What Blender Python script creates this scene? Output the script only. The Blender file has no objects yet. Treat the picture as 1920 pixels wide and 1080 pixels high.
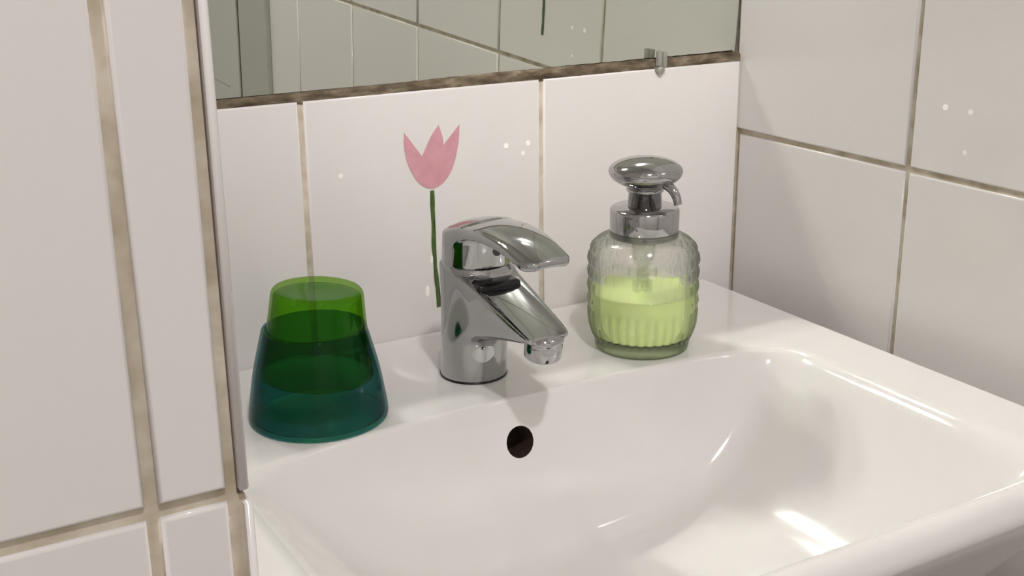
import bpy, bmesh, math, random
import numpy as np
from mathutils import Matrix, Vector
random.seed(4)
scene = bpy.context.scene
col = scene.collection

# ------------------------------------------------------------------ camera
cam_d = bpy.data.cameras.new('camera')
cam = bpy.data.objects.new('camera', cam_d)
col.objects.link(cam)
CR = Vector((0.86360562, -0.5040708, -0.0098971))
CU = Vector((0.16149434, 0.25797936, 0.95255773))
CF = Vector((0.47760329, 0.82423254, -0.30419701))
M = Matrix.Identity(4)
for i in range(3):
    M[i][0], M[i][1], M[i][2] = CR[i], CU[i], -CF[i]
M[0][3], M[1][3], M[2][3] = -0.7037, -0.8142, 0.3230
cam.matrix_world = M
cam_d.sensor_width = 36
cam_d.lens = 36 * 2271.04 / 1920
cam_d.clip_start = 0.02
scene.camera = cam

# ------------------------------------------------------------------ world, lamp, exposure
world = bpy.data.worlds.new('world')
scene.world = world
world.use_nodes = True
world.node_tree.nodes['Background'].inputs[0].default_value = (0.9, 0.95, 1.0, 1)
world.node_tree.nodes['Background'].inputs[1].default_value = 0.0

LAMPS = [(-0.40, -0.97, 1.455), (-0.58, -0.97, 1.455)]
for lp_ in LAMPS:                                      # two ceiling spots aimed at the mirror
    ld = bpy.data.lights.new('spot_bulb', 'SPOT')
    ld.energy = 34
    ld.color = (1.0, 0.965, 0.93)
    ld.shadow_soft_size = 0.045
    ld.spot_size = math.radians(32)
    ld.spot_blend = 0.6
    bulb = bpy.data.objects.new('spot_bulb', ld)
    bulb.location = lp_
    bulb.rotation_euler = Vector((0.22, 0.97, -0.88)).to_track_quat('-Z', 'Y').to_euler()
    col.objects.link(bulb)
LAMP2 = (-0.60, -1.20, 1.50)
ld = bpy.data.lights.new('ceiling_panel_light', 'AREA')
ld.shape = 'SQUARE'; ld.size = 0.085
ld.energy = 13.5
ld.color = (1.0, 0.955, 0.955)
pan = bpy.data.objects.new('ceiling_panel_light', ld)
pan.location = LAMP2
col.objects.link(pan)

scene.view_settings.view_transform = 'Standard'
scene.view_settings.look = 'None'
scene.view_settings.gamma = 1.0
scene.view_settings.exposure = 0.0
scene.view_settings.use_curve_mapping = False
cy = scene.cycles
cy.max_bounces = 16
cy.diffuse_bounces = 8
cy.glossy_bounces = 8
cy.transmission_bounces = 10
cy.transparent_max_bounces = 24
cy.caustics_reflective = True
cy.caustics_refractive = True
cy.blur_glossy = 0.0
cy.sample_clamp_indirect = 0.0
cy.use_adaptive_sampling = False
cy.use_denoising = True
try:
    cy.use_guiding = True
    cy.guiding_training_samples = 64
    cy.use_surface_guiding = True
except Exception:
    pass

# ------------------------------------------------------------------ helpers
def new_obj(name, mesh, mat=None, parent=None):
    o = bpy.data.objects.new(name, mesh)
    col.objects.link(o)
    if mat is not None and not mesh.materials:
        mesh.materials.append(mat)
    if parent is not None:
        o.parent = parent
    return o

def tag(o, label=None, cat=None, group=None, kind=None):
    if label: o['label'] = label
    if cat: o['category'] = cat
    if group: o['group'] = group
    if kind: o['kind'] = kind
    return o

def empty(name, loc=(0, 0, 0), label=None, cat=None, group=None):
    o = bpy.data.objects.new(name, None)
    o.location = loc
    o.empty_display_size = 0.02
    col.objects.link(o)
    return tag(o, label, cat, group)

def pydata(name, v, f, smooth=True):
    me = bpy.data.meshes.new(name)
    me.from_pydata([tuple(map(float, p)) for p in v], [], [tuple(map(int, q)) for q in f])
    me.validate()
    if smooth:
        me.polygons.foreach_set('use_smooth', [True] * len(me.polygons))
    me.update()
    return me

def box_mesh(name, x0, x1, y0, y1, z0, z1, bevel=0.0, seg=2):
    bm = bmesh.new()
    bmesh.ops.create_cube(bm, size=1)
    for v in bm.verts:
        v.co = Vector(((x0 + x1) / 2 + v.co.x * (x1 - x0), (y0 + y1) / 2 + v.co.y * (y1 - y0), (z0 + z1) / 2 + v.co.z * (z1 - z0)))
    if bevel:
        bmesh.ops.bevel(bm, geom=list(bm.edges), offset=bevel, segments=seg, profile=0.5, affect='EDGES')
    me = bpy.data.meshes.new(name)
    bm.to_mesh(me); bm.free()
    return me

def lathe(name, prof, n=96, cap0=True, cap1=True, rad=None):
    """prof: list of (r, z); rad(theta, r, z) optional radius change"""
    v, f = [], []
    for (r, z) in prof:
        for k in range(n):
            t = 2 * math.pi * k / n
            rr = rad(t, r, z) if rad else r
            v.append((rr * math.cos(t), rr * math.sin(t), z))
    m = len(prof)
    for i in range(m - 1):
        for k in range(n):
            a = i * n + k; b = i * n + (k + 1) % n
            f.append((a, b, b + n, a + n))
    if cap0: f.append(tuple(range(n))[::-1])
    if cap1: f.append(tuple(range((m - 1) * n, m * n)))
    return pydata(name, v, f)

def tube(name, pts, rads, n=20, caps=True):
    P = [Vector(p) for p in pts]
    v, f = [], []
    ref = Vector((0, 0, 1))
    T = []
    for i in range(len(P)):
        a = P[max(i - 1, 0)]; b = P[min(i + 1, len(P) - 1)]
        T.append((b - a).normalized())
    s = T[0].cross(ref)
    if s.length < 1e-3: s = T[0].cross(Vector((1, 0, 0)))
    s.normalize()
    for i in range(len(P)):
        s = (s - T[i] * s.dot(T[i])).normalized()
        u = T[i].cross(s)
        for k in range(n):
            t = 2 * math.pi * k / n
            v.append(P[i] + (s * math.cos(t) + u * math.sin(t)) * rads[i])
    for i in range(len(P) - 1):
        for k in range(n):
            a = i * n + k; b = i * n + (k + 1) % n
            f.append((a, b, b + n, a + n))
    if caps:
        f.append(tuple(range(n))[::-1]); f.append(tuple(range((len(P) - 1) * n, len(P) * n)))
    return pydata(name, v, f)

def crv(pts, n):
    """Catmull-Rom resample of 2D/3D points"""
    P = [np.array(p, float) for p in pts]
    P = [2 * P[0] - P[1]] + P + [2 * P[-1] - P[-2]]
    out = []
    m = len(P) - 3
    for i in range(n):
        u = i / (n - 1) * m
        k = min(int(u), m - 1); t = u - k
        a, b, c, d = P[k:k + 4]
        out.append(0.5 * ((2 * b) + (c - a) * t + (2 * a - 5 * b + 4 * c - d) * t * t + (3 * b - a - 3 * c + d) * t ** 3))
    return out

def smin(a, b, k):
    h = np.maximum(k - np.abs(a - b), 0) / k
    return np.minimum(a, b) - h * h * h * k / 6.0

def smax(a, b, k):
    return -smin(-a, -b, k)

def sdf_mesh(name, fn, lo, hi, step):
    """surface nets over an implicit shape, vertices pulled onto the surface"""
    ax = [np.arange(lo[i], hi[i] + step, step) for i in range(3)]
    X, Y, Z = np.meshgrid(*ax, indexing='ij')
    D = fn(X, Y, Z)
    S = D < 0
    nx, ny, nz = D.shape
    c = np.zeros((nx - 1, ny - 1, nz - 1), int)
    for i in (0, 1):
        for j in (0, 1):
            for k in (0, 1):
                c += S[i:nx - 1 + i, j:ny - 1 + j, k:nz - 1 + k]
    act = (c > 0) & (c < 8)
    idx = -np.ones(act.shape, int)
    idx[act] = np.arange(act.sum())
    I = np.argwhere(act)
    acc = np.zeros((len(I), 3)); cnt = np.zeros(len(I))
    cor = [(i, j, k) for i in (0, 1) for j in (0, 1) for k in (0, 1)]
    for a in cor:
        for d in range(3):
            if a[d] == 1: continue
            b = list(a); b[d] = 1
            da = D[I[:, 0] + a[0], I[:, 1] + a[1], I[:, 2] + a[2]]
            db = D[I[:, 0] + b[0], I[:, 1] + b[1], I[:, 2] + b[2]]
            x = (da < 0) != (db < 0)
            t = np.where(x, da / np.where(x, da - db, 1), 0)
            p = np.tile(np.array(a, float), (len(I), 1)); p[:, d] += t
            acc[x] += p[x]; cnt[x] += 1
    V = np.array(lo) + (I + acc / cnt[:, None]) * step
    e = step * 0.05
    for _ in range(5):
        d = fn(V[:, 0], V[:, 1], V[:, 2])
        g = np.stack([(fn(V[:, 0] + e * (q == 0), V[:, 1] + e * (q == 1), V[:, 2] + e * (q == 2)) - fn(V[:, 0] - e * (q == 0), V[:, 1] - e * (q == 1), V[:, 2] - e * (q == 2))) / (2 * e) for q in range(3)], 1)
        s = d / np.maximum((g * g).sum(1), 1e-3)
        mv = -g * s[:, None]
        L = np.linalg.norm(mv, axis=1)
        mv *= np.minimum(1, step * 0.5 / np.maximum(L, 1e-12))[:, None]
        V += mv
    F = []
    for d in range(3):
        o1, o2 = [(1, 2), (2, 0), (0, 1)][d]
        A = S; sl0 = [slice(None)] * 3; sl1 = [slice(None)] * 3
        sl0[d] = slice(0, -1); sl1[d] = slice(1, None)
        ch = A[tuple(sl0)] != A[tuple(sl1)]
        E = np.argwhere(ch)
        ok = (E[:, o1] > 0) & (E[:, o2] > 0) & (E[:, o1] < D.shape[o1] - 1) & (E[:, o2] < D.shape[o2] - 1)
        E = E[ok]
        def at(s1, s2):
            q = E.copy(); q[:, o1] -= s1; q[:, o2] -= s2
            return idx[q[:, 0], q[:, 1], q[:, 2]]
        quad = np.stack([at(1, 1), at(0, 1), at(0, 0), at(1, 0)], 1)
        ins = S[E[:, 0], E[:, 1], E[:, 2]]
        quad[~ins] = quad[~ins][:, ::-1]
        F.append(quad)
    F = np.concatenate(F)
    F = F[(F >= 0).all(1)]
    return pydata(name, V, F)

# ------------------------------------------------------------------ materials
def principled(name, color, rough=0.5, metal=0.0, spec=0.5, **kw):
    m = bpy.data.materials.new(name)
    m.use_nodes = True
    b = m.node_tree.nodes['Principled BSDF']
    b.inputs['Base Color'].default_value = (*color, 1)
    b.inputs['Roughness'].default_value = rough
    b.inputs['Metallic'].default_value = metal
    b.inputs['Specular IOR Level'].default_value = spec
    for k, val in kw.items():
        b.inputs[k.replace('_', ' ')].default_value = val
    return m

def add_bump(m, scale, strength, dist=0.001, detail=2):
    nt = m.node_tree; b = nt.nodes['Principled BSDF']
    tc = nt.nodes.new('ShaderNodeTexCoord')
    n = nt.nodes.new('ShaderNodeTexNoise'); n.inputs['Scale'].default_value = scale; n.inputs['Detail'].default_value = detail
    bp = nt.nodes.new('ShaderNodeBump'); bp.inputs['Strength'].default_value = strength; bp.inputs['Distance'].default_value = dist
    nt.links.new(tc.outputs['Object'], n.inputs['Vector'])
    nt.links.new(n.outputs['Fac'], bp.inputs['Height'])
    nt.links.new(bp.outputs['Normal'], b.inputs['Normal'])

def noise_color(m, scale, stops, detail=4, coord='Object', stretch=(1, 1, 1)):
    nt = m.node_tree; b = nt.nodes['Principled BSDF']
    tc = nt.nodes.new('ShaderNodeTexCoord')
    mp = nt.nodes.new('ShaderNodeMapping'); mp.inputs['Scale'].default_value = stretch
    n = nt.nodes.new('ShaderNodeTexNoise'); n.inputs['Scale'].default_value = scale; n.inputs['Detail'].default_value = detail
    r = nt.nodes.new('ShaderNodeValToRGB')
    els = r.color_ramp.elements
    while len(els) < len(stops): els.new(0.5)
    for e, (p, c) in zip(els, stops):
        e.position = p; e.color = (*c, 1)
    nt.links.new(tc.outputs[coord], mp.inputs['Vector'])
    nt.links.new(mp.outputs['Vector'], n.inputs['Vector'])
    nt.links.new(n.outputs['Fac'], r.inputs['Fac'])
    nt.links.new(r.outputs['Color'], b.inputs['Base Color'])
    return n

m_tile = principled('white_glazed_tile', (0.72, 0.70, 0.69), 0.16, spec=0.45)
add_bump(m_tile, 14, 0.12, 0.002, 1)
m_grout = principled('beige_grout', (0.45, 0.41, 0.32), 0.9, spec=0.2)
noise_color(m_grout, 60, [(0.3, (0.40, 0.345, 0.25)), (0.55, (0.56, 0.50, 0.41)), (0.75, (0.65, 0.60, 0.51))])
add_bump(m_grout, 400, 0.3, 0.0006)
m_dirty = principled('grimy_grout', (0.2, 0.16, 0.11), 0.9, spec=0.2)
noise_color(m_dirty, 55, [(0.32, (0.06, 0.043, 0.028)), (0.52, (0.14, 0.11, 0.075)), (0.74, (0.30, 0.25, 0.18))], 6, stretch=(1, 1, 3))
add_bump(m_dirty, 300, 0.5, 0.001)
m_ceramic = principled('white_ceramic', (0.735, 0.72, 0.71), 0.07, spec=0.5)
m_chrome = principled('chrome', (0.44, 0.445, 0.45), 0.045, 1.0)
m_chrome_s = principled('smooth_chrome_plastic', (0.44, 0.435, 0.44), 0.07, 1.0)
m_black = principled('black_rubber_and_gap', (0.006, 0.006, 0.007), 0.25)
m_hole = principled('dark_overflow', (0.03, 0.016, 0.010), 0.6)
m_mirror = principled('mirror_silver', (0.74, 0.775, 0.71), 0.0, 1.0)
m_mirror_edge = principled('mirror_glass_edge', (0.05, 0.07, 0.05), 0.3)
m_pink = principled('pink_sticker_film', (0.6, 0.3, 0.34), 0.45, spec=0.3)
noise_color(m_pink, 90, [(0.3, (0.57, 0.28, 0.325)), (0.7, (0.63, 0.34, 0.38))])
m_green = principled('green_sticker_film', (0.075, 0.16, 0.035), 0.45, spec=0.3)
noise_color(m_green, 150, [(0.3, (0.05, 0.095, 0.022)), (0.7, (0.09, 0.145, 0.045))])
m_paint = principled('white_paint', (0.85, 0.84, 0.82), 0.6)
m_door = principled('grey_white_door_paint', (0.50, 0.51, 0.48), 0.45)
m_frame = principled('grey_door_frame_paint', (0.42, 0.42, 0.39), 0.45)
m_floor = principled('grey_floor_tile', (0.5, 0.48, 0.45), 0.5)
m_soap = principled('lime_soap', (0.80, 0.985, 0.40), 0.35)
m_soap.node_tree.nodes['Principled BSDF'].inputs['Subsurface Weight'].default_value = 0.3
m_soap.node_tree.nodes['Principled BSDF'].inputs['Subsurface Radius'].default_value = (0.012, 0.014, 0.006)
m_clip = principled('clear_clip_plastic', (0.55, 0.55, 0.5), 0.2, Transmission_Weight=0.6)
m_stain = principled('lime_residue', (0.75, 0.71, 0.6), 0.8)

def thin_glass(name, color, dark_edge=(0.3, 0.3, 0.3), refr=0.0, rough=0.0, ior=1.45, rior=1.2, flat=False, graze=1.0):
    """glass wall: tinted pass-through, more absorbing at grazing angles, Fresnel reflection"""
    m = bpy.data.materials.new(name); m.use_nodes = True
    nt = m.node_tree; nt.nodes.clear()
    out = nt.nodes.new('ShaderNodeOutputMaterial')
    tr = nt.nodes.new('ShaderNodeBsdfTransparent')
    gl = nt.nodes.new('ShaderNodeBsdfGlossy'); gl.inputs['Roughness'].default_value = rough
    lw = nt.nodes.new('ShaderNodeLayerWeight'); lw.inputs['Blend'].default_value = 0.5   # facing = 1 - |cos|
    def power(e):
        n = nt.nodes.new('ShaderNodeMath'); n.operation = 'POWER'; n.inputs[1].default_value = e
        nt.links.new(lw.outputs['Facing'], n.inputs[0]); return n
    f0 = ((ior - 1) / (ior + 1)) ** 2
    fr = nt.nodes.new('ShaderNodeMath'); fr.operation = 'MULTIPLY_ADD'                 # Schlick reflection
    nt.links.new(power(5).outputs[0], fr.inputs[0]); fr.inputs[1].default_value = 0.0 if flat else (1 - f0) * graze; fr.inputs[2].default_value = f0
    mx = nt.nodes.new('ShaderNodeMix'); mx.data_type = 'RGBA'
    mx.inputs[6].default_value = (*color, 1); mx.inputs[7].default_value = (*[c * d for c, d in zip(color, dark_edge)], 1)
    nt.links.new(power(3).outputs[0], mx.inputs[0])
    nt.links.new(mx.outputs[2], tr.inputs['Color'])
    base = tr
    if refr:
        g = nt.nodes.new('ShaderNodeBsdfRefraction'); g.inputs['IOR'].default_value = rior; g.inputs['Roughness'].default_value = 0.0
        nt.links.new(mx.outputs[2], g.inputs['Color'])
        mr = nt.nodes.new('ShaderNodeMixShader'); mr.inputs[0].default_value = refr
        nt.links.new(tr.outputs[0], mr.inputs[1]); nt.links.new(g.outputs[0], mr.inputs[2])
        base = mr
    ms = nt.nodes.new('ShaderNodeMixShader')
    nt.links.new(fr.outputs[0], ms.inputs[0]); nt.links.new(base.outputs[0], ms.inputs[1]); nt.links.new(gl.outputs[0], ms.inputs[2])
    nt.links.new(ms.outputs[0], out.inputs['Surface'])
    return m

m_teal = thin_glass('teal_glass', (0.31, 0.62, 0.605), (0.35, 0.4, 0.45), graze=0.6, ior=1.27)
m_teal_floor = thin_glass('pale_teal_floor_glass', (0.80, 0.94, 0.95), (0.35, 0.4, 0.45), graze=0.6, ior=1.27)
m_lime = thin_glass('lime_green_glass', (0.54, 0.775, 0.20), (0.6, 0.62, 0.5), graze=0.6, ior=1.3)
m_clear = thin_glass('clear_pressed_glass', (0.98, 0.985, 0.97), (0.72, 0.76, 0.70), refr=0.5, rior=1.22, graze=0.45)
m_water = bpy.data.materials.new('water'); m_water.use_nodes = True
_nt = m_water.node_tree; _nt.nodes.clear()
_o = _nt.nodes.new('ShaderNodeOutputMaterial'); _ad = _nt.nodes.new('ShaderNodeAddShader')
_tr = _nt.nodes.new('ShaderNodeBsdfTransparent'); _tr.inputs['Color'].default_value = (0.96, 0.96, 0.96, 1)
_gl = _nt.nodes.new('ShaderNodeBsdfGlossy'); _gl.inputs['Color'].default_value = (0.16, 0.16, 0.16, 1); _gl.inputs['Roughness'].default_value = 0.16
_nt.links.new(_tr.outputs[0], _ad.inputs[0]); _nt.links.new(_gl.outputs[0], _ad.inputs[1]); _nt.links.new(_ad.outputs[0], _o.inputs['Surface'])

# ------------------------------------------------------------------ setting: walls with tiles
G = 0.0045      # grout width
TH = 0.006
THIN = 0.0034
tile_cache = {}
def tile_mesh(w, h, th=0.006):
    """tile lying in local XY, face at local z = 0, thickness below, rounded front edges"""
    key = (round(w, 4), round(h, 4), th)
    if key in tile_cache: return tile_cache[key]
    bm = bmesh.new()
    bmesh.ops.create_cube(bm, size=1)
    for v in bm.verts:
        v.co = Vector((v.co.x * w, v.co.y * h, (v.co.z - 0.5) * th))
    ed = [e for e in bm.edges if all(v.co.z > -1e-6 for v in e.verts)]
    bmesh.ops.bevel(bm, geom=ed, offset=0.0014, segments=3, profile=0.5, affect='EDGES')
    bm.normal_update()
    for f in bm.faces:
        f.smooth = not (f.calc_area() > 0.3 * w * h)
    me = bpy.data.meshes.new('tile')
    bm.to_mesh(me); bm.free()
    me.materials.append(m_tile)
    tile_cache[key] = me
    return me

def put_tile(parent, origin, ux, uy, a0, a1, b0, b1, lift=0.0, th=0.006):
    n = Vector(ux).cross(Vector(uy))
    o = bpy.data.objects.new('tile', tile_mesh(a1 - a0, b1 - b0, th))
    col.objects.link(o)
    o.parent = parent
    j = random.uniform(-0.00025, 0.00025) + lift
    c = Vector(origin) + Vector(ux) * (a0 + a1) / 2 + Vector(uy) * (b0 + b1) / 2 + n * j
    R = Matrix((ux, uy, n)).transposed().to_4x4()
    R = R @ Matrix.Rotation(random.uniform(-.0012, .0012), 4, 'X') @ Matrix.Rotation(random.uniform(-.0012, .0012), 4, 'Y')
    R.translation = c
    o.matrix_local = R
    return o

g = G / 2
X0, Y1 = -1.62, -2.05          # far extents of the room
ZF, ZC = -0.85, 1.56
# back wall: grout bed, tiles below the mirror
def join_meshes(name, meshes):
    bm = bmesh.new()
    for q in meshes: bm.from_mesh(q)
    me = bpy.data.meshes.new(name); bm.to_mesh(me); bm.free()
    return me
wb = tag(new_obj('wall_back', join_meshes('wall_back', [box_mesh('a', -0.70, 0.12, 0.0022, 0.14, ZF, 0.194), box_mesh('b', -0.70, 0.12, 0.016, 0.14, 0.194, ZC)]), m_grout), kind='structure')
bx = [(-0.5925, -0.4031 - g), (-0.4031 + g, -0.2031 - g), (-0.2031 + g, -0.0016)]
for k in range(-4, 1):
    zt = 0.1894 + 0.25 * k
    for a0, a1 in bx:
        put_tile(wb, (0, 0, 0), (1, 0, 0), (0, 0, 1), a0, a1, zt - 0.25 + (G if k < 0 or True else 0), zt)
# grimy joint between the tiles and the mirror
bm = bmesh.new()
n = 120
rows = [(0.0016, 0.1880), (0.0010, 0.1910), (0.0012, 0.1950), (0.0035, 0.1975)]
vs = []
for i in range(n + 1):
    x = -0.5935 + 0.5925 * i / n
    vs.append([bm.verts.new((x, y + random.uniform(-.0004, .0004), z + random.uniform(-.0003, .0003))) for y, z in rows])
for i in range(n):
    for j in range(3):
        bm.faces.new((vs[i][j], vs[i + 1][j], vs[i + 1][j + 1], vs[i][j + 1])).smooth = True
me = bpy.data.meshes.new('trim_1'); bm.to_mesh(me); bm.free()
tag(new_obj('trim_1', me, m_dirty), 'brown grimy grout joint under the mirror', kind='structure')

# right wall
wr = tag(new_obj('wall_right', box_mesh('wall_right', 0.0022, 0.14, Y1, 0.14, ZF, ZC), m_grout), kind='structure')
ZH = 0.1284
zrows = []
for k in range(-4, 6):
    zrows.append((ZH + 0.25 * k + g, min(ZH + 0.25 * (k + 1) - g, ZC)))
yc = [(-0.1919 + g, -0.0012)] + [(-0.1919 - 0.2 * (k + 1) + g, -0.1919 - 0.2 * k - g) for k in range(4)] + [(-1.113, -0.9919 - g)]
for b0, b1 in zrows:
    for y0, y1 in yc:
        put_tile(wr, (0, 0, 0), (0, -1, 0), (0, 0, 1), -y1 - (0.006 if y1 > -0.01 and b0 > 0.12 else 0), -y0, b0, b1)
# door frame and door further along the right wall (seen in the mirror)
dr = tag(new_obj('door_1', box_mesh('door_1', -0.0095, 0.002, -1.95, -1.2510, ZF + 0.01, 1.2, 0.0015), m_door), kind='structure')
new_obj('door_frame', box_mesh('door_frame', -0.0085, 0.002, -1.2410, -1.1132, ZF, 1.2, 0.002), m_frame, dr)
new_obj('door_gap_strip', box_mesh('door_gap_strip', -0.0060, 0.0021, -1.2512, -1.2408, ZF, 1.2), m_black, dr)  # black strip stands in for the shade in the gap beside the door
new_obj('rail_groove', box_mesh('rail_groove', -0.0103, -0.009, -1.90, -1.30, -0.0880, -0.0850), m_frame, dr)

# left partition: front face looks to the room, its end face closes the basin niche
wl = tag(new_obj('wall_left', box_mesh('wall_left', X0, -0.5984, -0.4428, 0.14, ZF, ZC), m_grout), kind='structure')
xg = -0.6272
px_ = [(-0.6018 - 0.0230 + 0.0004, -0.6022)]
px_ = [(xg + g, -0.6022)] + [(xg - 0.2 * (k + 1) + g, xg - 0.2 * k - g) for k in range(4)] + [(X0, xg - 0.8 - g)]
ZP = 0.1318
for k in range(-4, 6):
    b0, b1 = ZP + 0.25 * k + 0.0027, min(ZP + 0.25 * (k + 1) - 0.0027, ZC)
    for a0, a1 in px_:
        put_tile(wl, (0, -0.445, 0), (1, 0, 0), (0, 0, 1), a0, a1, b0, b1)
    sh = 0.0 if k >= 0 else 0.0010
    for y0, y1 in [(-0.4452, -0.2452), (-0.2407, -0.0407), (-0.0362, -0.0005)]:
        o = put_tile(wl, (-0.5940 + sh, 0, 0), (0, 1, 0), (0, 0, 1), y0, y1, b0 - 0.002, b1 - 0.002, th=THIN)

tag(new_obj('trim_2', box_mesh('trim_2', -0.5984, -0.5960, -0.4412, 0.0, 0.1300, ZC), principled('brown_joint', (0.22, 0.16, 0.14), 0.9)), kind='structure')

tag(new_obj('trim_3', box_mesh('trim_3', -0.5984, -0.5955, -0.4426, 0.0, ZF, 0.1300), m_grout), kind='structure')
# rest of the small room
tag(new_obj('wall_front', box_mesh('wall_front', X0 - .1, 0.14, Y1 - 0.1, Y1, ZF, ZC), m_paint), kind='structure')
tag(new_obj('wall_outer', box_mesh('wall_outer', X0 - 0.1, X0, Y1, -0.44, ZF, ZC), m_paint), kind='structure')
tag(new_obj('floor', box_mesh('floor', X0 - .1, 0.14, Y1 - .1, 0.14, ZF - 0.1, ZF), m_floor), kind='structure')
tag(new_obj('ceiling', box_mesh('ceiling', X0 - .1, 0.14, Y1 - .1, 0.14, ZC, ZC + 0.1), m_paint), kind='structure')

# ------------------------------------------------------------------ mirror
mr = empty('wall_mirror', (-0.30, 0.003, 0.1965), 'large frameless wall mirror over the row of white tiles', 'mirror')
tilt = Matrix.Rotation(0.0372, 4, 'X') @ Matrix.Rotation(0.0, 4, 'Z')
yaw = Matrix.Rotation(0.0125, 4, 'Z')
mr.matrix_world = Matrix.Translation((-0.30, 0.0030, 0.1965)) @ yaw @ tilt
new_obj('pane', box_mesh('pane', -0.2945, 0.2985, 0.0, 0.0003, 0, 0.72), m_mirror, mr)
new_obj('backing', box_mesh('backing', -0.2947, 0.2992, 0.0005, 0.004, -0.0004, 0.7202), m_mirror_edge, mr)

clip = empty('mirror_clip', (-0.0885, 0.0, 0.196), 'small clear plastic clip holding the bottom edge of the mirror', 'clip')
new_obj('prong', box_mesh('prong', -0.0045, -0.0008, -0.0045, -0.0008, -0.004, 0.0085, 0.0006), m_clip, clip)
new_obj('prong', box_mesh('prong', 0.0008, 0.0045, -0.0050, -0.0008, -0.0055, 0.0075, 0.0006), m_clip, clip)
new_obj('foot', lathe('foot', [(0.0005, -0.0115), (0.003, -0.0108), (0.0046, -0.008), (0.0042, -0.005), (0.002, -0.0035)], 20), m_clip, clip)

# ------------------------------------------------------------------ tulip stickers
def sticker(name, loc, R, outline, stem, label, group):
    t = empty(name, loc, label, 'sticker', group)
    t.matrix_world = Matrix.Translation(loc) @ R
    def plate(nm, pts, mat):
        bm = bmesh.new()
        f = bm.faces.new([bm.verts.new((x, 0, z)) for x, z in pts])
        bmesh.ops.triangulate(bm, faces=[f])
        r = bmesh.ops.extrude_face_region(bm, geom=list(bm.faces))
        for v in r['geom']:
            if isinstance(v, bmesh.types.BMVert): v.co.y -= 0.00022
        bmesh.ops.recalc_face_normals(bm, faces=list(bm.faces))
        me = bpy.data.meshes.new(nm); bm.to_mesh(me); bm.free()
        new_obj(nm, me, mat, t)
    plate('flower', outline, m_pink)
    L, Rr = [], []
    c = crv([(x, z) for x, z in stem], 24)
    for i, p in enumerate(c):
        w = 0.0016 + 0.0004 * math.sin(i * 0.9)
        L.append((p[0] - w, p[1])); Rr.append((p[0] + w, p[1]))
    plate('stem', L + Rr[::-1], m_green)
    return t

def tulip_pts():
    # x, z on the back wall, tips and notches sharp, bowl rounded
    px = []
    for seg in (
        [(-0.3237, 0.1594), (-0.3174, 0.1511), (-0.3094, 0.1401)],
        [(-0.3094, 0.1401), (-0.3050, 0.1482), (-0.3008, 0.1555), (-0.2947, 0.1626)],
        [(-0.2947, 0.1626), (-0.2918, 0.1537), (-0.2911, 0.1467)],
        [(-0.2911, 0.1467), (-0.2854, 0.1527), (-0.2770, 0.1613)],
        [(-0.2770, 0.1613), (-0.2782, 0.1470), (-0.2838, 0.1281), (-0.2925, 0.1175), (-0.3026, 0.1145), (-0.3128, 0.1199), (-0.3212, 0.1345), (-0.3241, 0.1490), (-0.3237, 0.1594)],
    ):
        n = 8 if len(seg) < 6 else 36
        px += [tuple(p) for p in crv(seg, n)][:-1]
    return px
TP = tulip_pts()
ST = [(-0.3018, 0.1128), (-0.3019, 0.0734), (-0.3004, 0.0429), (-0.2988, 0.0183)]
sticker('tulip_sticker', (0, -0.0003, 0), Matrix.Identity(4), TP, ST, 'pink tulip sticker with a green stem on the white tile above the tap', None)
RR = Matrix.Rotation(math.radians(-90), 4, 'Z')
TP2 = [((x + 0.3018) * 1.0, z + 0.127) for x, z in TP]
ST2 = [(0.0, 0.240), (-0.001, 0.215), (0.000, 0.190), (0.0012, 0.1625)]
sticker('tulip_sticker', (-0.0003, -0.300, 0), RR, TP2, ST2, 'second tulip sticker, its dark green stem tip seen in the mirror', None)

# ------------------------------------------------------------------ wash basin
BX0, BX1, BY0, BY1 = -0.586, -0.034, -0.4300, -0.0008
def outline(n_side=110, inset=0.0, rf=0.035, rb=0.006):
    """closed outline, counterclockwise, evenly sampled by side"""
    x0, x1, y0, y1 = BX0 + inset, BX1 - inset, BY0 + inset, BY1 - inset
    pts = []
    def arc(cx, cy, r, a0, a1, n):
        for i in range(n):
            a = math.radians(a0 + (a1 - a0) * i / n)
            pts.append((cx + r * math.cos(a), cy + r * math.sin(a)))
    def line(ax, ay, bx_, by, n):
        for i in range(n):
            pts.append((ax + (bx_ - ax) * i / n, ay + (by - ay) * i / n))
    line(x0 + rf, y0, x1 - rf, y0, n_side); arc(x1 - rf, y0 + rf, rf, -90, 0, 24)
    line(x1, y0 + rf, x1, y1 - rb, n_side); arc(x1 - rb, y1 - rb, rb, 0, 90, 8)
    line(x1 - rb, y1, x0 + rb, y1, n_side); arc(x0 + rb, y1 - rb, rb, 90, 180, 8)
    line(x0, y1 - rb, x0, y0 + rf, n_side); arc(x0 + rf, y0 + rf, rf, 180, 270, 24)
    return np.array(pts)

def rrect_dist(x, y):
    """distance inside the outer outline (positive inside)"""
    cx, cy_ = (BX0 + BX1) / 2, (BY0 + BY1) / 2
    hx, hy = (BX1 - BX0) / 2, (BY1 - BY0) / 2
    r = np.where(y < cy_, 0.035, 0.006)
    qx = np.abs(x - cx) - hx + r; qy = np.abs(y - cy_) - hy + r
    return -(np.hypot(np.maximum(qx, 0), np.maximum(qy, 0)) + np.minimum(np.maximum(qx, qy), 0) - r)

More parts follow.
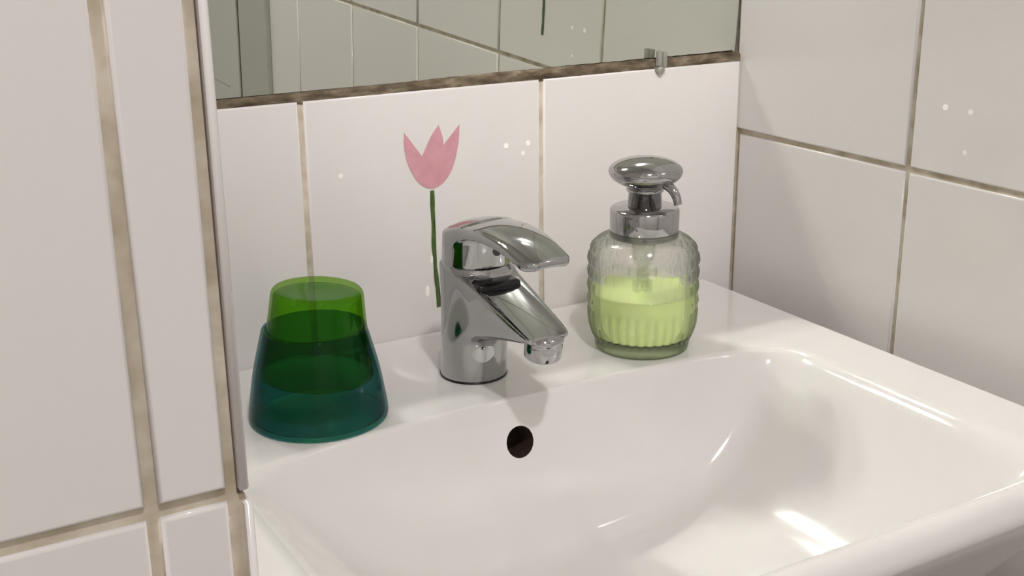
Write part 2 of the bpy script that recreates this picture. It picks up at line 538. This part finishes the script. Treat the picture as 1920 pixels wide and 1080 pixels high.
def basin_z(x, y):
    back = (y + 0.1525 + 0.25 * np.clip(np.abs(x + 0.32) - 0.03, 0, 1) ** 2) * 4.2
    front = (-0.408 - y) * 2.2
    tr = -(x + 0.094)
    right = np.where(tr < 0, -1.25 * tr, -(1.25 * tr - 3.0 * np.clip(tr, 0, 0.18) ** 2))
    tl = x + 0.522
    left = np.where(tl < 0, -1.25 * tl, -(1.25 * tl - 3.0 * np.clip(tl, 0, 0.18) ** 2))
    b = smax(right, left, 0.02)
    b = smax(b, front, 0.035)
    b = smax(b, back, 0.20)
    b = smax(b, -0.108 + 0 * x, 0.06)
    kf = np.clip((-y - 0.33) / 0.07, 0, 1)
    z = smin(b, 0 * x, 0.014 + 0.016 * kf * kf * (3 - 2 * kf))
    s = rrect_dist(x, y)
    u = np.clip((-y - 0.36) / 0.06, 0, 1); u = u * u * (3 - 2 * u)
    r = 0.006 + 0.009 * u
    d = np.clip(r - s, 0, r)
    return z - (r - np.sqrt(np.maximum(r * r - d * d, 0)))

out = outline()
cen = np.array([(-0.3115), (-0.27)])
NT = 250
tt = np.linspace(0, 1, NT) ** 0.9
rings = [cen + (out - cen) * t for t in tt[1:]]
# extra rings close to the rim edge so the rounding is smooth
V = [np.array([[cen[0], cen[1]]])] + rings
XY = np.concatenate(V)
Zs = basin_z(XY[:, 0], XY[:, 1])
P3 = np.concatenate([XY, Zs[:, None]], 1)
NR = len(out)
faces = []
for k in range(NR):
    faces.append((0, 1 + k, 1 + (k + 1) % NR))
kk = np.arange(NR); k2 = (kk + 1) % NR
for i in range(NT - 2):
    a = 1 + i * NR
    faces += list(zip(a + kk, a + NR + kk, a + NR + k2, a + k2))
# apron
base = len(P3) - NR
ap = [P3]
last = P3[base:]
u = np.clip((-out[:, 1] - 0.36) / 0.06, 0, 1); u = u * u * (3 - 2 * u)
for dz, ins in [(0.003, 0.0015), (0.014, 0.010), (0.03, 0.024), (0.055, 0.046), (0.09, 0.076), (0.12, 0.10)]:
    q = last.copy()
    q[:, 2] = last[:, 2] - dz
    q[:, :2] = cen + (last[:, :2] - cen) * np.array([1 - 0.12 * ins / 0.25, 1 - ins / 0.17])
    q[:, 1] = np.where(last[:, 1] > -0.02, last[:, 1], q[:, 1])
    ap.append(q)
P3 = np.concatenate(ap)
for i in range(6):
    a = base + i * NR
    faces += list(zip(a + kk, a + NR + kk, a + NR + k2, a + k2))
# overflow hole: drop the faces inside the circle, round the edge
HX, HZ, HR = -0.3195, -0.0300, 0.0108
bigfaces = faces
top_n = base + NR
inside = (np.hypot(P3[:, 0] - HX, (P3[:, 2] - HZ)) < HR * 0.97) & (P3[:, 1] > -0.20) & (P3[:, 1] < -0.145)
inside[top_n:] = False
keep, bnd = [], set()
for f in bigfaces:
    ins = [inside[i] for i in f]
    if any(ins):
        for i, s in zip(f, ins):
            if not s: bnd.add(i)
    else:
        keep.append(f)
for i in bnd:
    dx, dz = P3[i, 0] - HX, P3[i, 2] - HZ
    L = math.hypot(dx, dz)
    P3[i, 0] = HX + dx / L * HR * 1.0; P3[i, 2] = HZ + dz / L * HR * 1.0
    # y on the wall for that height
    ys = np.linspace(-0.145, -0.20, 800)
    zs = basin_z(np.full_like(ys, P3[i, 0]), ys)
    P3[i, 1] = ys[np.argmin(np.abs(zs - P3[i, 2]))]
me = pydata('wash_basin', P3, keep)
basin = new_obj('wash_basin', me, m_ceramic)
tag(basin, 'white ceramic wash basin with a flat back deck, set between tiled walls', 'sink')
# lining of the overflow
hole_y = -0.1525 + HZ / 4.2
rim = [(0.0102, 0.004), (0.0102, -0.004), (0.0098, -0.02), (0.004, -0.03)]
me = lathe('overflow_hole', [(0.0125, -0.0006), (0.0118, -0.0022), (0.0108, -0.004), (0.0104, -0.02), (0.002, -0.028)], 40, cap0=False)
oh = new_obj('overflow_hole', me, m_hole, basin)
oh.matrix_local = Matrix.Translation((HX, hole_y, HZ)) @ Matrix.Rotation(math.radians(90) - 0.23, 4, 'X') @ Matrix.Translation((0, 0, 0.0))
oh['label'] = 'dark round overflow hole'

dzz = float(basin_z(np.array([-0.315]), np.array([-0.275]))[0])
dn = new_obj('drain', lathe('drain', [(0.0335, 0.0), (0.0330, 0.0022), (0.0300, 0.0030), (0.0225, 0.0016), (0.0205, 0.0006)], 56), m_chrome_s, basin)
dn.matrix_local = Matrix.Translation((-0.315, -0.275, dzz - 0.0004))
dn['label'] = 'round chrome drain ring'
dp = new_obj('plug_opening', lathe('plug_opening', [(0.0208, 0.0), (0.0206, 0.0013), (0.004, 0.0011)], 40), m_hole, dn)

# ------------------------------------------------------------------ tap
FX, FY = -0.3205, -0.0965
tap = empty('basin_tap', (FX, FY, 0), 'chrome single lever mixer tap on the back of the basin', 'tap')
def body_sdf(x, y, z):
    yy = -y                                     # towards the basin
    # column, leaning a little forward
    ax = 0.09 * z
    r = 0.0238 - 0.012 * np.clip(z, 0, 0.1)
    d = np.hypot(x, yy - ax) - r
    d = smax(d, np.maximum(-z, z - 0.086), 0.003)
    # spout
    s = np.clip((yy - 0.0) / 0.104, 0, 1.3)
    T = 0.0865 - 0.0235 * s - 0.004 * s * s + 0 * x
    B = 0.026 + 0.040 * s - 0.013 * s * s
    zc = np.clip((z - B) / np.maximum(T - B, 1e-3), 0, 1)
    w = (0.0240 - 0.0072 * s) * (0.78 + 0.22 * zc)
    hol = 0.0016 * np.clip(1 - (x / 0.015) ** 2, 0, 1)
    p = smax((z - T + hol) * 0.95, np.abs(x) - w, 0.004)
    p = smax(p, (B - z) * 0.92, 0.012)
    p = smax(p, yy - 0.1055 + 0.35 * (0.06 - z), 0.005)
    p = np.maximum(p, -(yy + 0.0))
    return smin(d, p, 0.012)
me = sdf_mesh('body', body_sdf, (-0.032, -0.122, -0.003), (0.032, 0.032, 0.098), 0.0011)
tb = new_obj('body', me, m_chrome, tap)
def handle_sdf(x, y, z):
    yy = -y
    # cap
    ax = 0.09 * z
    rr = 0.0247 - 0.0012 * np.clip((z - 0.085) / 0.03, 0, 1)
    d = np.hypot(x, yy - ax) - rr
    d = smax(d, 0.0855 - z, 0.002)
    # arched top line along the lever
    s = np.clip((yy + 0.02) / 0.13, 0, 1.2)      # 0 at back, 1 near tip
    top = 0.1045 + 0.066 * s - 0.063 * s * s
    arch = 0.0048 * (x / 0.022) ** 2
    t = z - top + arch
    d = smax(d, t * 0.93, 0.0035)
    # lever blade
    hw = 0.0238 - 0.0058 * s
    th = 0.0100 - 0.0050 * s
    bl = smax(t * 0.93, -(t + th) * 0.93, 0.004)
    bl = smax(bl, np.abs(x) - hw, 0.004)
    bl = smax(bl, yy - 0.1050 + 50.0 * np.clip(np.abs(x) - 0.007, 0, 1) ** 2, 0.003)
    bl = np.maximum(bl, -(yy - 0.004))
    return smin(d, bl, 0.006)
me = sdf_mesh('lever', handle_sdf, (-0.032, -0.122, 0.078), (0.032, 0.032, 0.136), 0.0011)
lv = new_obj('lever', me, m_chrome, tap)
me = lathe('indicator', [(0.0036, 0), (0.0036, 0.0006), (0.0030, 0.0010)], 24)
ind = new_obj('indicator', me, principled('smoky_indicator', (0.05, 0.045, 0.05), 0.2), lv)
ind.matrix_local = Matrix.Translation((0.0025, -0.0325, 0.0985)) @ Matrix.Rotation(math.radians(90), 4, 'X')
ga = new_obj('gasket', box_mesh('gasket', -0.0182, 0.0148, -0.0445, -0.030, 0.0735, 0.0798, 0.0028, 4), m_black, tap)
for pl in ga.data.polygons: pl.use_smooth = True
ga['label'] = 'black rubber insert under the lever'
aer = new_obj('aerator', lathe('aerator', [(0.002, 0.0035), (0.0095, 0.003), (0.0102, 0.0), (0.0118, 0.0), (0.0124, 0.001), (0.0124, 0.010), (0.0118, 0.0112), (0.0128, 0.0125), (0.0128, 0.016)], 48), m_chrome_s, tap)
aer.matrix_local = Matrix.Translation((0.001, -0.0930, 0.0428)) @ Matrix.Rotation(math.radians(10), 4, 'X')
new_obj('base_ring', lathe('base_ring', [(0.0232, 0), (0.0243, 0.0002), (0.0243, 0.0011), (0.0236, 0.0014)], 72), m_black, tap)

# ------------------------------------------------------------------ soap dispenser
DX, DY = -0.1845, -0.114
soap = empty('soap_dispenser', (DX, DY, 0.0), 'pressed glass soap dispenser with chrome pump, half full of lime soap', 'soap dispenser')
prof = crv([(0.0340, 0.0), (0.0362, 0.0015), (0.0372, 0.006), (0.0392, 0.012), (0.0416, 0.020), (0.0424, 0.030), (0.0425, 0.045), (0.0424, 0.060), (0.0425, 0.069), (0.0414, 0.0765), (0.0378, 0.0825), (0.033, 0.0858), (0.0265, 0.0876), (0.0235, 0.0882)], 110)
prof = [(float(p[0]) * 0.965, float(p[1])) for p in prof]
def flute(t, r, z):
    def sst(a, b, v):
        q = min(1, max(0, (v - a) / (b - a))); return q * q * (3 - 2 * q)
    lo = sst(0.008, 0.013, z) * (1 - sst(0.031, 0.034, z))
    r += 0.0017 * lo * (abs(math.cos(17 * t)) - 0.6)
    bd = math.exp(-((z - 0.0385) / 0.0022) ** 2)
    r += 0.0011 * bd * (0.35 + 0.65 * math.cos(17 * t) ** 2)
    up = sst(0.043, 0.047, z) * (1 - sst(0.078, 0.084, z))
    row = (z - 0.044) / 0.0105
    ph = 0.5 * (int(row) % 2)
    cell = math.sin(math.pi * (row % 1.0)) ** 0.7
    r += 0.0019 * up * (abs(math.cos(math.pi * (17 * t / math.pi + ph))) * cell - 0.45)
    return r
n_t = 272
outer = lathe('bottle', prof, n_t, cap0=True, cap1=False, rad=flute)
# inner wall as part of the same solid
inner = [(max(r - 0.0013, 0.002), z) for r, z in prof if z > 0.0105]
iv = [(r, z) for r, z in inner][::-1]
vo = [tuple(v.co) for v in outer.vertices]
fo = [tuple(p.vertices) for p in outer.polygons]
base_n = len(vo)
n_i = n_t
for (r, z) in iv:
    for k in range(n_i):
        t = 2 * math.pi * k / n_i
        vo.append((r * math.cos(t), r * math.sin(t), z))
for i in range(len(iv) - 1):
    for k in range(n_i):
        a = base_n + i * n_i + k; b = base_n + i * n_i + (k + 1) % n_i
        fo.append((a, b, b + n_i, a + n_i))
for k in range(n_i):
    a = base_n - n_t + k; b = base_n - n_t + (k + 1) % n_t
    fo.append((a, b, base_n + (k + 1) % n_i, base_n + k))
fo.append(tuple(range(base_n + (len(iv) - 1) * n_i, base_n + len(iv) * n_i)))
bottle = new_obj('bottle', pydata('bottle', vo, fo), m_clear, soap)
bottle['label'] = 'clear ribbed glass bottle'
LV = 0.0450
lp = [(r - 0.0016, z) for r, z in prof if 0.0118 < z < LV]
lp = [(lp[0][0] - 0.004, 0.0113)] + lp + [(lp[-1][0], LV), (lp[-1][0] - 0.004, LV - 0.0004)]
liq = new_obj('liquid_soap', lathe('liquid_soap', lp, 136, rad=lambda t, r, z: r + 0.0013 * (abs(math.cos(17 * t)) - .8) * (1 if 0.010 < z < 0.033 else 0)), m_soap, soap)
liq['label'] = 'lime green liquid soap'
foot = new_obj('foot', lathe('foot', [(p[0] - 0.0012, p[1]) for p in prof if 0.001 < p[1] < 0.0098], 96), thin_glass('soap_tinted_foot_glass', (0.78, 0.86, 0.66), (.7, .75, .6)), soap)  # green refracted from the soap is put into the foot's colour
foot['label'] = 'thick glass foot, coloured with the green refracted from the soap'
new_obj('dip_tube', lathe('dip_tube', [(0.0055, 0.012), (0.0055, 0.068), (0.0085, 0.069), (0.0085, 0.0865)], 24), thin_glass('milky_tube', (0.86, 0.87, 0.84), (.6, .6, .6)), soap)
new_obj('collar', lathe('collar', [(0.0235, 0.0855), (0.0250, 0.0858), (0.0256, 0.0866), (0.0256, 0.1062), (0.0250, 0.1074), (0.0238, 0.1081), (0.0125, 0.1090), (0.010, 0.1092)], 96), m_chrome_s, soap)
new_obj('pump_stem', lathe('pump_stem', [(0.0124, 0.1085), (0.0123, 0.1195), (0.0130, 0.1198), (0.0138, 0.1206), (0.0138, 0.1222), (0.0128, 0.1228), (0.0120, 0.1235), (0.0120, 0.127)], 72), m_chrome_s, soap)
hp = []
for i in range(41):
    a = -math.pi / 2 + math.pi * i / 40
    hp.append((max(0.0272 * math.cos(a), 0.0002), 0.1352 + (0.0104 if a > 0 else 0.0130) * math.sin(a)))
head = new_obj('pump_head', lathe('pump_head', hp, 96), m_chrome_s, soap)
# spout curving down
sd = Vector((0.20, -0.98, 0)).normalized()
c = crv([(0.008, 0.1300), (0.018, 0.1285), (0.0255, 0.1255), (0.0300, 0.1205), (0.0318, 0.1150)], 26)
sp = [(sd.x * p[0], sd.y * p[0], p[1]) for p in c]
rr = [0.0040 - 0.0011 * i / 25 for i in range(26)]
ns = new_obj('nozzle', tube('nozzle', sp, rr, 24), m_chrome_s, soap)
tip = Vector(sp[-1]); dd = (Vector(sp[-1]) - Vector(sp[-2])).normalized()
ho = new_obj('outlet', tube('outlet', [tip - dd * 0.001, tip + dd * 0.0002], [0.0020, 0.0020], 20), m_black, ns)

# ------------------------------------------------------------------ stacked tumblers
CX, CY = -0.4443, -0.1105
def tumbler(name, loc, prof_out, wall, floor_z, top_floor, mat, label):
    """closed glass shell from an outer profile; floor at the bottom or at the top"""
    t = wall
    po = prof_out
    pi = [(r - t, z) for r, z in po]
    if top_floor:                      # upside down: closed at the top
        pi = [(r, z) for r, z in pi if z < floor_z] + [(pi[-1][0] - 0.002, floor_z)]
        ring = [(pi[-1][0] * q, floor_z) for q in (0.66, 0.33, 0.02)]
        top = [(po[-1][0] * q, po[-1][1] - 0.0012 * (1 - q)) for q in (0.9, 0.8, 0.5, 0.02)]
        full = ring[::-1] + pi[::-1] + po + top
    else:
        pi = [(pi[0][0] - 0.001, floor_z)] + [(r, z) for r, z in pi if z > floor_z + 0.001]
        ring = [(pi[0][0] * q, floor_z) for q in (0.66, 0.33, 0.02)]
        bot = [(po[0][0] * q, po[0][1]) for q in (0.02, 0.5, 0.9)]
        full = bot + po + pi[::-1] + ring
    me = lathe(name, full, 112, cap0=True, cap1=True)
    o = new_obj(name, me, mat)
    if not top_floor:                  # the thin floor is paler than the wall
        me.materials.append(m_teal_floor)
        for pl in me.polygons:
            if pl.center.z < floor_z + 0.0003 and math.hypot(pl.center.x, pl.center.y) < po[0][0] - 0.001: pl.material_index = 1
    o.location = loc
    return tag(o, label, 'glass', 'stacked tumblers')
po = [tuple(map(float, p)) for p in crv([(0.0435, 0.0002), (0.0452, 0.0012), (0.0456, 0.005), (0.0444, 0.014), (0.0412, 0.033), (0.0368, 0.051), (0.0339, 0.0618)], 40)] + [(0.0335, 0.0626), (0.0328, 0.0628)]
tumbler('drinking_glass', (CX, CY, 0), po, 0.0020, 0.0022, False, m_teal, 'dark teal tapered tumbler standing on the basin deck, lower of two stacked')
po = [tuple(map(float, p)) for p in crv([(0.0368, 0.0), (0.0356, 0.012), (0.0330, 0.028), (0.0310, 0.043), (0.0300, 0.0525), (0.0293, 0.056), (0.0279, 0.0578), (0.0262, 0.0582)], 44)]
lg = tumbler('drinking_glass', (CX, CY, 0.0300), po, 0.0018, 0.0540, True, m_lime, 'lime green tumbler upside down inside the teal one, upper of two stacked')
lg.rotation_euler = (math.radians(1.2), math.radians(3.4), 0)

# ------------------------------------------------------------------ water drops
def drop(loc, nrm, r, h=0.45, stretch=1.0):
    r *= 0.8
    prof = []
    for i in range(8):
        a = math.pi / 2 * i / 7
        prof.append((max(r * math.cos(a), 1e-5), r * h * math.sin(a)))
    o = new_obj('water_drop', lathe('water_drop', prof, 16), m_water)
    q = Vector(nrm).to_track_quat('Z', 'Y').to_matrix().to_4x4()
    o.matrix_world = Matrix.Translation(loc) @ q @ Matrix.Diagonal((1, stretch, 1, 1))
    return o
for x, z, r, lab in [
        (-0.2362, 0.1405, 0.0027, 'clear water drop on the white back tile, leftmost of three beside the joint'),
        (-0.2160, 0.1405, 0.0027, 'clear water drop on the white back tile, topmost right of three beside the joint'),
        (-0.2208, 0.1330, 0.0022, 'clear water drop on the white back tile, lowest of three beside the joint'),
        (-0.3757, 0.1330, 0.0024, 'lone clear water drop on the white back tile left of the pink tulip')]:
    tag(drop((x, -0.0003, z), (0, -1, 0), r), lab, 'water drop', 'water drops on the back wall')
for y, z, r, lab in [
        (-0.2223, 0.1795, 0.0030, 'clear water drop on the right wall tile, leftmost of three'),
        (-0.2445, 0.1790, 0.0025, 'clear water drop on the right wall tile, middle of three'),
        (-0.2430, 0.1500, 0.0023, 'clear water drop on the right wall tile, lowest of three')]:
    tag(drop((-0.0003, y, z), (-1, 0, 0), r), lab, 'water drop', 'water drops on the right wall')
for x, z, r, lab in [
        (-0.3040, 0.0585, 0.0017, 'long clear drip on the back tile beside the tulip stem, upper of two'),
        (-0.3085, 0.0330, 0.0024, 'long clear drip on the back tile beside the tulip stem, lower of two')]:
    tag(drop((x, -0.0003, z), (0, -1, 0), r, 0.4, 2.4), lab, 'water drop', 'water drops on the back wall')

# ------------------------------------------------------------------ ceiling lamp (above the frame)
for q, lp_ in enumerate(LAMPS):
    lamp = empty('ceiling_spot', (lp_[0], lp_[1], ZC), ['right', 'left'][q] + ' hand white ceiling spot aimed at the mirror, out of the picture', 'lamp')
    new_obj('base', lathe('base', [(0.05, 0.0), (0.05, -0.02), (0.042, -0.03), (0.022, -0.034), (0.022, -0.040)][::-1], 48), m_paint, lamp)
lamp = empty('ceiling_panel', (LAMP2[0], LAMP2[1], ZC), 'square white ceiling panel lamp, out of the picture', 'lamp')
new_obj('housing', box_mesh('housing', -0.07, 0.07, -0.07, 0.07, -0.055, 0.0, 0.004), m_paint, lamp)
